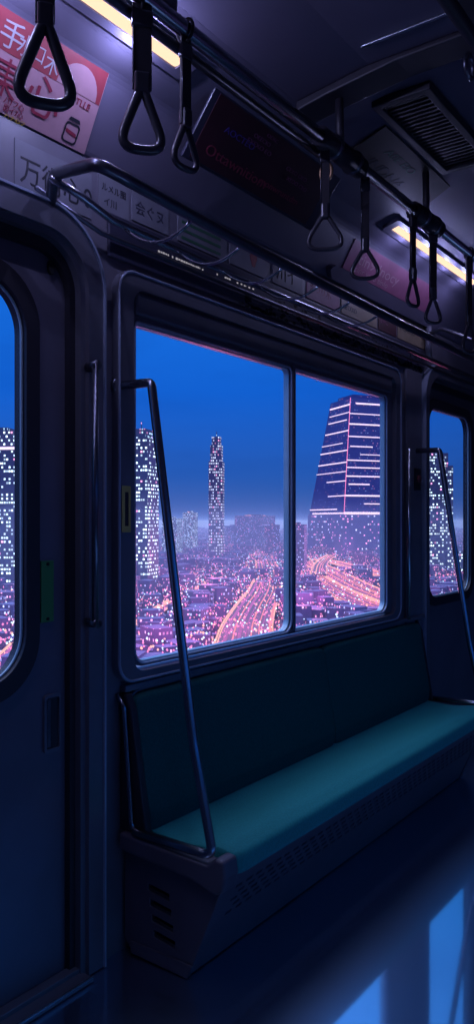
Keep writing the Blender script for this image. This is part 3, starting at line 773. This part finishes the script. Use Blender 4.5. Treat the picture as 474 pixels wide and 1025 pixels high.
# mid-rise buildings on the skyline, each its own label
for (az, dist, w, d, z1, m, lb) in (
    (40.6, 1200, 26, 24, 6, 'twrs', 'low slab block just right of the slim left tower on the skyline'),
    (39.3, 1300, 18, 18, 16, 'twrs', 'small bright-topped block between the slim tower and the tallest tower'),
    (36.1, 1700, 90, 40, -8, 'low', 'wide low block right of the tallest tower on the skyline'),
    (34.6, 1500, 85, 40, 12, 'low', 'flat-roofed pink-lit hall near the window mullion on the skyline'),
    (33.4, 1300, 30, 24, -4, 'low', 'low block just left of the window mullion'),
    (31.6, 900, 30, 20, -2, 'low', 'stepped low block just left of the tapered tower'),
    (48.6, 800, 24, 20, 10, 'low', 'mid-rise block standing behind the door post side of the skyline'),
    (23.6, 700, 26, 20, 2, 'twr', 'mid-rise block left of the dark tower behind the far door')):
    x, y = azr(az, dist)
    tower(x, y, R.uniform(0, 1.2), lb, [bpart('shaft', w, d, G, z1, m), bpart('roof_plant', w * .4, d * .4, z1, z1 + 2.5, m), bpart('roof_light_line', w * .9, .8, z1, z1 + 1., 'lampo')], name='office_block')

# expressways
def smooth_path(pts, n=10):
    P_ = [V((a, b, 0)) for a, b in pts]; out = []
    for i in range(len(P_) - 1):
        p0 = P_[max(i - 1, 0)]; p1 = P_[i]; p2 = P_[i + 1]; p3 = P_[min(i + 2, len(P_) - 1)]
        for k in range(n):
            t = k / n
            out.append(.5 * ((2 * p1) + (p2 - p0) * t + (2 * p0 - 5 * p1 + 4 * p2 - p3) * t * t + (3 * p1 - p0 - 3 * p2 + p3) * t ** 3))
    out.append(P_[-1]); return out
paths = []
def expressway(pts, width, zt, label, lanes, seed, rail=1.0):
    ph = smooth_path(pts); paths.append((ph, width)); q = random.Random(seed)
    tans = [(ph[min(i + 1, len(ph) - 1)] - ph[max(i - 1, 0)]).normalized() for i in range(len(ph))]
    nor = [V((-t.y, t.x, 0)) for t in tans]
    t_ = thing('expressway', (ph[len(ph) // 2].x, ph[len(ph) // 2].y, G), label, 'road')
    inv = Matrix.Translation(t_.location).inverted()
    def ribbon(name, o0, o1, za, zb, m):
        vs = []; fs = []
        for p, nn in zip(ph, nor):
            for o_, z in ((o0, za), (o1, za), (o1, zb), (o0, zb)): vs.append((p.x + nn.x * o_, p.y + nn.y * o_, z))
        for i in range(len(ph) - 1):
            for k in range(4): fs.append((4 * i + k, 4 * i + (k + 1) % 4, 4 * i + 4 + (k + 1) % 4, 4 * i + 4 + k))
        fs += [(0, 1, 2, 3), tuple(4 * (len(ph) - 1) + k for k in (3, 2, 1, 0))]
        o = MB().add(vs, fs).build(name, m, t_); o.matrix_parent_inverse = inv; return o
    h_ = width / 2
    ribbon('deck', -h_, h_, zt - 1.5, zt, 'road')
    for s in (-1, 1): ribbon('guard_rail', s * h_ - .3, s * h_ + .3, zt, zt + rail, 'lane2')  # rails made emissive to add glow along the road edges
    for k in range(lanes):
        o_ = -h_ + width * (k + .5 + q.uniform(-.2, .2)) / lanes
        wl = q.choice((.25, .35, .5, .8))
        ribbon('lane_light', o_ - wl, o_ + wl, zt + .05, zt + .5, q.choice(('lane1', 'lane1', 'lane2', 'lane3')))  # car light trails modelled as glowing ribbons on the deck
    return t_
expressway([(2244, 1570), (1570, 1081), (1068, 723), (760, 507), (552, 370), (430, 296), (348, 245), (290, 206), (240, 173)], 27, G + 6, 'curving expressway with glowing pink lanes running down the left pane', 9, 1)
expressway([(1250, 764), (918, 555), (714, 424), (591, 333), (492, 255), (425, 192)], 26, G + 6, 'glowing pink expressway sweeping across the right pane, closest of the three', 9, 2)
expressway([(923, 547), (799, 453), (672, 360), (583, 294), (489, 214)], 26, G + 6, 'glowing pink expressway in the right pane, middle of the three', 8, 12)
expressway([(1003, 581), (943, 520), (823, 421), (674, 294)], 22, G + 6, 'glowing pink expressway in the right pane, farthest of the three', 7, 3)
expressway([(681, 394), (869, 498), (1072, 596), (1303, 691), (1338, 643), (1151, 486)], 16, G + 9, 'looping glowing ramp behind the three expressways of the right pane', 5, 4)
expressway([(2487, 2312), (1922, 1615), (1932, 1483), (2306, 1635), (2658, 1666)], 40, G + 6, 'far bright viaduct crossing the left pane below the skyline', 4, 5, 5.)
expressway([(301, 287), (362, 328), (429, 370), (543, 433), (744, 535)], 9, G + 3, 'thin pink street crossing behind the slanted pole in the left pane', 3, 6)
expressway([(169, 232), (201, 263), (237, 295), (375, 424)], 12, G + 3, 'pink street low in the near door window', 4, 7)
expressway([(235, 250), (330, 330), (520, 470)], 9, G + 3, 'thin pink street beside the curving expressway at the bottom of the left pane', 3, 8)

def near_path(x, y, pad):
    for ph, w in paths:
        for i in range(0, len(ph), 2):
            p = ph[i]
            if (p.x - x) ** 2 + (p.y - y) ** 2 < (w / 2 + pad) ** 2: return True
    return False
# sprawl of low blocks
protos = []
spots = []
q = random.Random(21)
while len(spots) < 7500:
    az = math.radians(q.uniform(12, 66)); r = 230 + 3800 * q.random() ** 1.9
    x, y = r * math.cos(az), r * math.sin(az)
    w = q.uniform(5, 11) * (1 + r / 1300); d = q.uniform(5, 10) * (1 + r / 1300); h_ = (4 + 11 * q.random() ** 2) * (1 + r / 2600)
    if near_path(x, y, max(w, d) * .62): continue
    spots.append((r, x, y, w, d, h_, q.uniform(0, 1.5), q.random()))
spots.sort()
def unit(nm, m):
    return MB().add([(-.5, -.5, 0), (.5, -.5, 0), (.5, .5, 0), (-.5, .5, 0), (-.5, -.5, 1), (.5, -.5, 1), (.5, .5, 1), (-.5, .5, 1), (-.2, -.2, 1), (.2, -.2, 1), (.2, .2, 1), (-.2, .2, 1), (-.2, -.2, 1.15), (.2, -.2, 1.15), (.2, .2, 1.15), (-.2, .2, 1.15)],
        [(0, 3, 2, 1), (4, 5, 6, 7), (0, 1, 5, 4), (1, 2, 6, 5), (2, 3, 7, 6), (3, 0, 4, 7), (12, 13, 14, 15), (8, 9, 13, 12), (9, 10, 14, 13), (10, 11, 15, 14), (11, 8, 12, 15)]).build(nm, m)
base = [unit('city_block', 'low'), unit('city_block', 'low2')]
vis = [s for s in spots if 19 < math.degrees(math.atan2(s[2], s[1])) < 54]
ind = vis[:260]; rest = [s for s in spots if s not in set(ind)]
used = [False, False]
for (r, x, y, w, d, h_, rz, u) in ind:
    i = 1 if u < .5 else 0
    o = base[i] if not used[i] else base[i].copy()
    if used[i]: C.objects.link(o)
    used[i] = True
    o.location = (x, y, G); o.scale = (w, d, h_); o.rotation_euler.z = rz
    tag(o, 'low city block with pink-lit windows in the sprawl below the skyline' if i else 'low dark city block with blue-white lit windows in the sprawl below the skyline', 'building', 'pink-lit blocks of the city sprawl' if i else 'blue-white lit blocks of the city sprawl')
for mm_ in ('low', 'low2'):
    mb = MB()
    for (r, x, y, w, d, h_, rz, u) in rest:
        if (u < .35) != (mm_ == 'low2'): continue
        mt = Matrix.Translation((x, y, G)) @ Matrix.Rotation(rz, 4, 'Z')
        mb.box(-w / 2, w / 2, -d / 2, d / 2, 0, h_, mt)
    o = mb.build('distant_city_blocks', mm_); o['kind'] = 'stuff'
    tag(o, 'countless low blocks with %s windows filling the distance' % ('pink-lit' if mm_ == 'low2' else 'blue-white lit'), 'buildings')
# street lamps
def lamps(name, m, n, rfun, size, label, seed, zr=(5, 14)):
    q = random.Random(seed); mb = MB(); vs = []; fs = []
    for _ in range(n):
        az = math.radians(q.uniform(14, 64)); r = rfun(q.random()); x, y = r * math.cos(az), r * math.sin(az); z = G + q.uniform(*zr)
        s_ = size * q.uniform(.5, 1.5) * (1 + r / 1800); k = len(vs)
        vs += [(x - s_, y, z), (x + s_, y, z), (x, y - s_, z), (x, y + s_, z), (x, y, z + s_), (x, y, z - s_)]
        for a, b in ((0, 2), (2, 1), (1, 3), (3, 0)): fs += [(k + a, k + b, k + 4), (k + b, k + a, k + 5)]
    mb.add(vs, fs); o = mb.build(name, m); o['kind'] = 'stuff'; tag(o, label, 'lights'); return o
lamps('street_lamp_glow', 'lampw', 6000, lambda u: 260 + 3000 * u ** 1.8, .42, 'tiny blue-white street lamps scattered over the whole city', 1)
lamps('street_lamp_glow', 'lampo', 4500, lambda u: 230 + 2400 * u ** 2.2, .45, 'tiny orange street lamps scattered over the city', 2)
lamps('street_lamp_glow', 'lampp', 15000, lambda u: 220 + 1900 * u ** 1.9, .42, 'tiny pink street lamps crowding the near city quarter', 3)

# thin evening haze lying over the city
hm = bpy.data.materials.new('evening_haze'); hm.use_nodes = True
hn = hm.node_tree.nodes; hl = hm.node_tree.links; hn.clear()
ho = hn.new('ShaderNodeOutputMaterial'); hs = hn.new('ShaderNodeVolumeScatter'); hs.inputs['Color'].default_value = (.5, .68, 1., 1); hs.inputs['Density'].default_value = .00035
hl.new(hs.outputs[0], ho.inputs['Volume'])
hz = MB().box(20, 9000, 120, 9000, G + .5, 12).build('haze', None); hz.data.materials.append(hm); hz['kind'] = 'stuff'
tag(hz, 'thin bluish evening haze over the whole city', 'haze')

# warm pink street lighting over the near quarter
def pl(loc, e, col, r):
    l = bpy.data.lights.new('street_light', 'POINT'); l.energy = e; l.color = col; l.shadow_soft_size = r
    o = bpy.data.objects.new('street_light', l); C.objects.link(o); o.location = loc
    tag(o, 'pink street lighting above the near city quarter', 'light', 'pink street lighting'); return o
for az, r in ((50, 250), (46, 330), (39, 330), (36, 420), (31, 480), (25, 520), (19, 330), (38, 700), (28, 900)):
    x, y = azr(az, r); pl((x, y, G + 30), 45000 * (r / 330) ** 1.2, (1., .22, .55), 6)

# ------------------------------------------------------------------ world
wd = bpy.data.worlds.new('dusk_sky'); S.world = wd; wd.use_nodes = True
n = wd.node_tree.nodes; l = wd.node_tree.links; n.clear()
o = n.new('ShaderNodeOutputWorld'); bg = n.new('ShaderNodeBackground'); tc = n.new('ShaderNodeTexCoord')
sx = n.new('ShaderNodeSeparateXYZ'); l.new(tc.outputs['Generated'], sx.inputs[0])
mr = n.new('ShaderNodeMapRange'); mr.inputs[1].default_value = -.2; mr.inputs[2].default_value = 1.0; l.new(sx.outputs[2], mr.inputs[0])
cr = n.new('ShaderNodeValToRGB'); l.new(mr.outputs[0], cr.inputs[0])
els = cr.color_ramp.elements
def f01(z): return (z + .2) / 1.2
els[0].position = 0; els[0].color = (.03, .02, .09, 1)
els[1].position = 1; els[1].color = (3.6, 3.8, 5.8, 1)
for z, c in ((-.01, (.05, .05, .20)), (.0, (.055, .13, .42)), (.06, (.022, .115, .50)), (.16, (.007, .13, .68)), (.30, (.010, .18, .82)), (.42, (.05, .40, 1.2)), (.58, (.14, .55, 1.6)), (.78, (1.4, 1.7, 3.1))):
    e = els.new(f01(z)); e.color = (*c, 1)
# faint dusk clouds
nz = n.new('ShaderNodeTexNoise'); nz.inputs['Scale'].default_value = 3.5; nz.inputs['Detail'].default_value = 6; nz.inputs['Roughness'].default_value = .55
mp = n.new('ShaderNodeMapping'); mp.inputs['Scale'].default_value = (1, 1, 5); l.new(tc.outputs['Generated'], mp.inputs[0]); l.new(mp.outputs[0], nz.inputs['Vector'])
c2 = n.new('ShaderNodeValToRGB'); c2.color_ramp.elements[0].position = .45; c2.color_ramp.elements[1].position = .75
c2.color_ramp.elements[0].color = (1, 1, 1, 1); c2.color_ramp.elements[1].color = (.8, .82, .86, 1); l.new(nz.outputs['Fac'], c2.inputs[0])
mx = n.new('ShaderNodeMixRGB'); mx.blend_type = 'MULTIPLY'; mx.inputs[0].default_value = 1
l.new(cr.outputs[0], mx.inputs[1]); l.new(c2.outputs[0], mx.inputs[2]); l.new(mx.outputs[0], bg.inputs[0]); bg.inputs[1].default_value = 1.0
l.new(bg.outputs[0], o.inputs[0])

# ------------------------------------------------------------------ camera
cd = bpy.data.cameras.new('camera'); co = bpy.data.objects.new('camera', cd); C.objects.link(co)
co.location = (0, 0, 1.4); yaw = math.atan(573 / 791)
co.rotation_euler = (PI / 2, 0, yaw - PI / 2)
cd.sensor_fit = 'VERTICAL'; cd.sensor_height = 24; cd.lens = 24 * 791 / 1025; cd.shift_y = (522 - 512.5) / 1025
cd.clip_start = .02; cd.clip_end = 30000
S.camera = co
S.view_settings.view_transform = 'Standard'; S.view_settings.look = 'None'; S.view_settings.gamma = 1; S.view_settings.exposure = 0
S.view_settings.use_curve_mapping = False
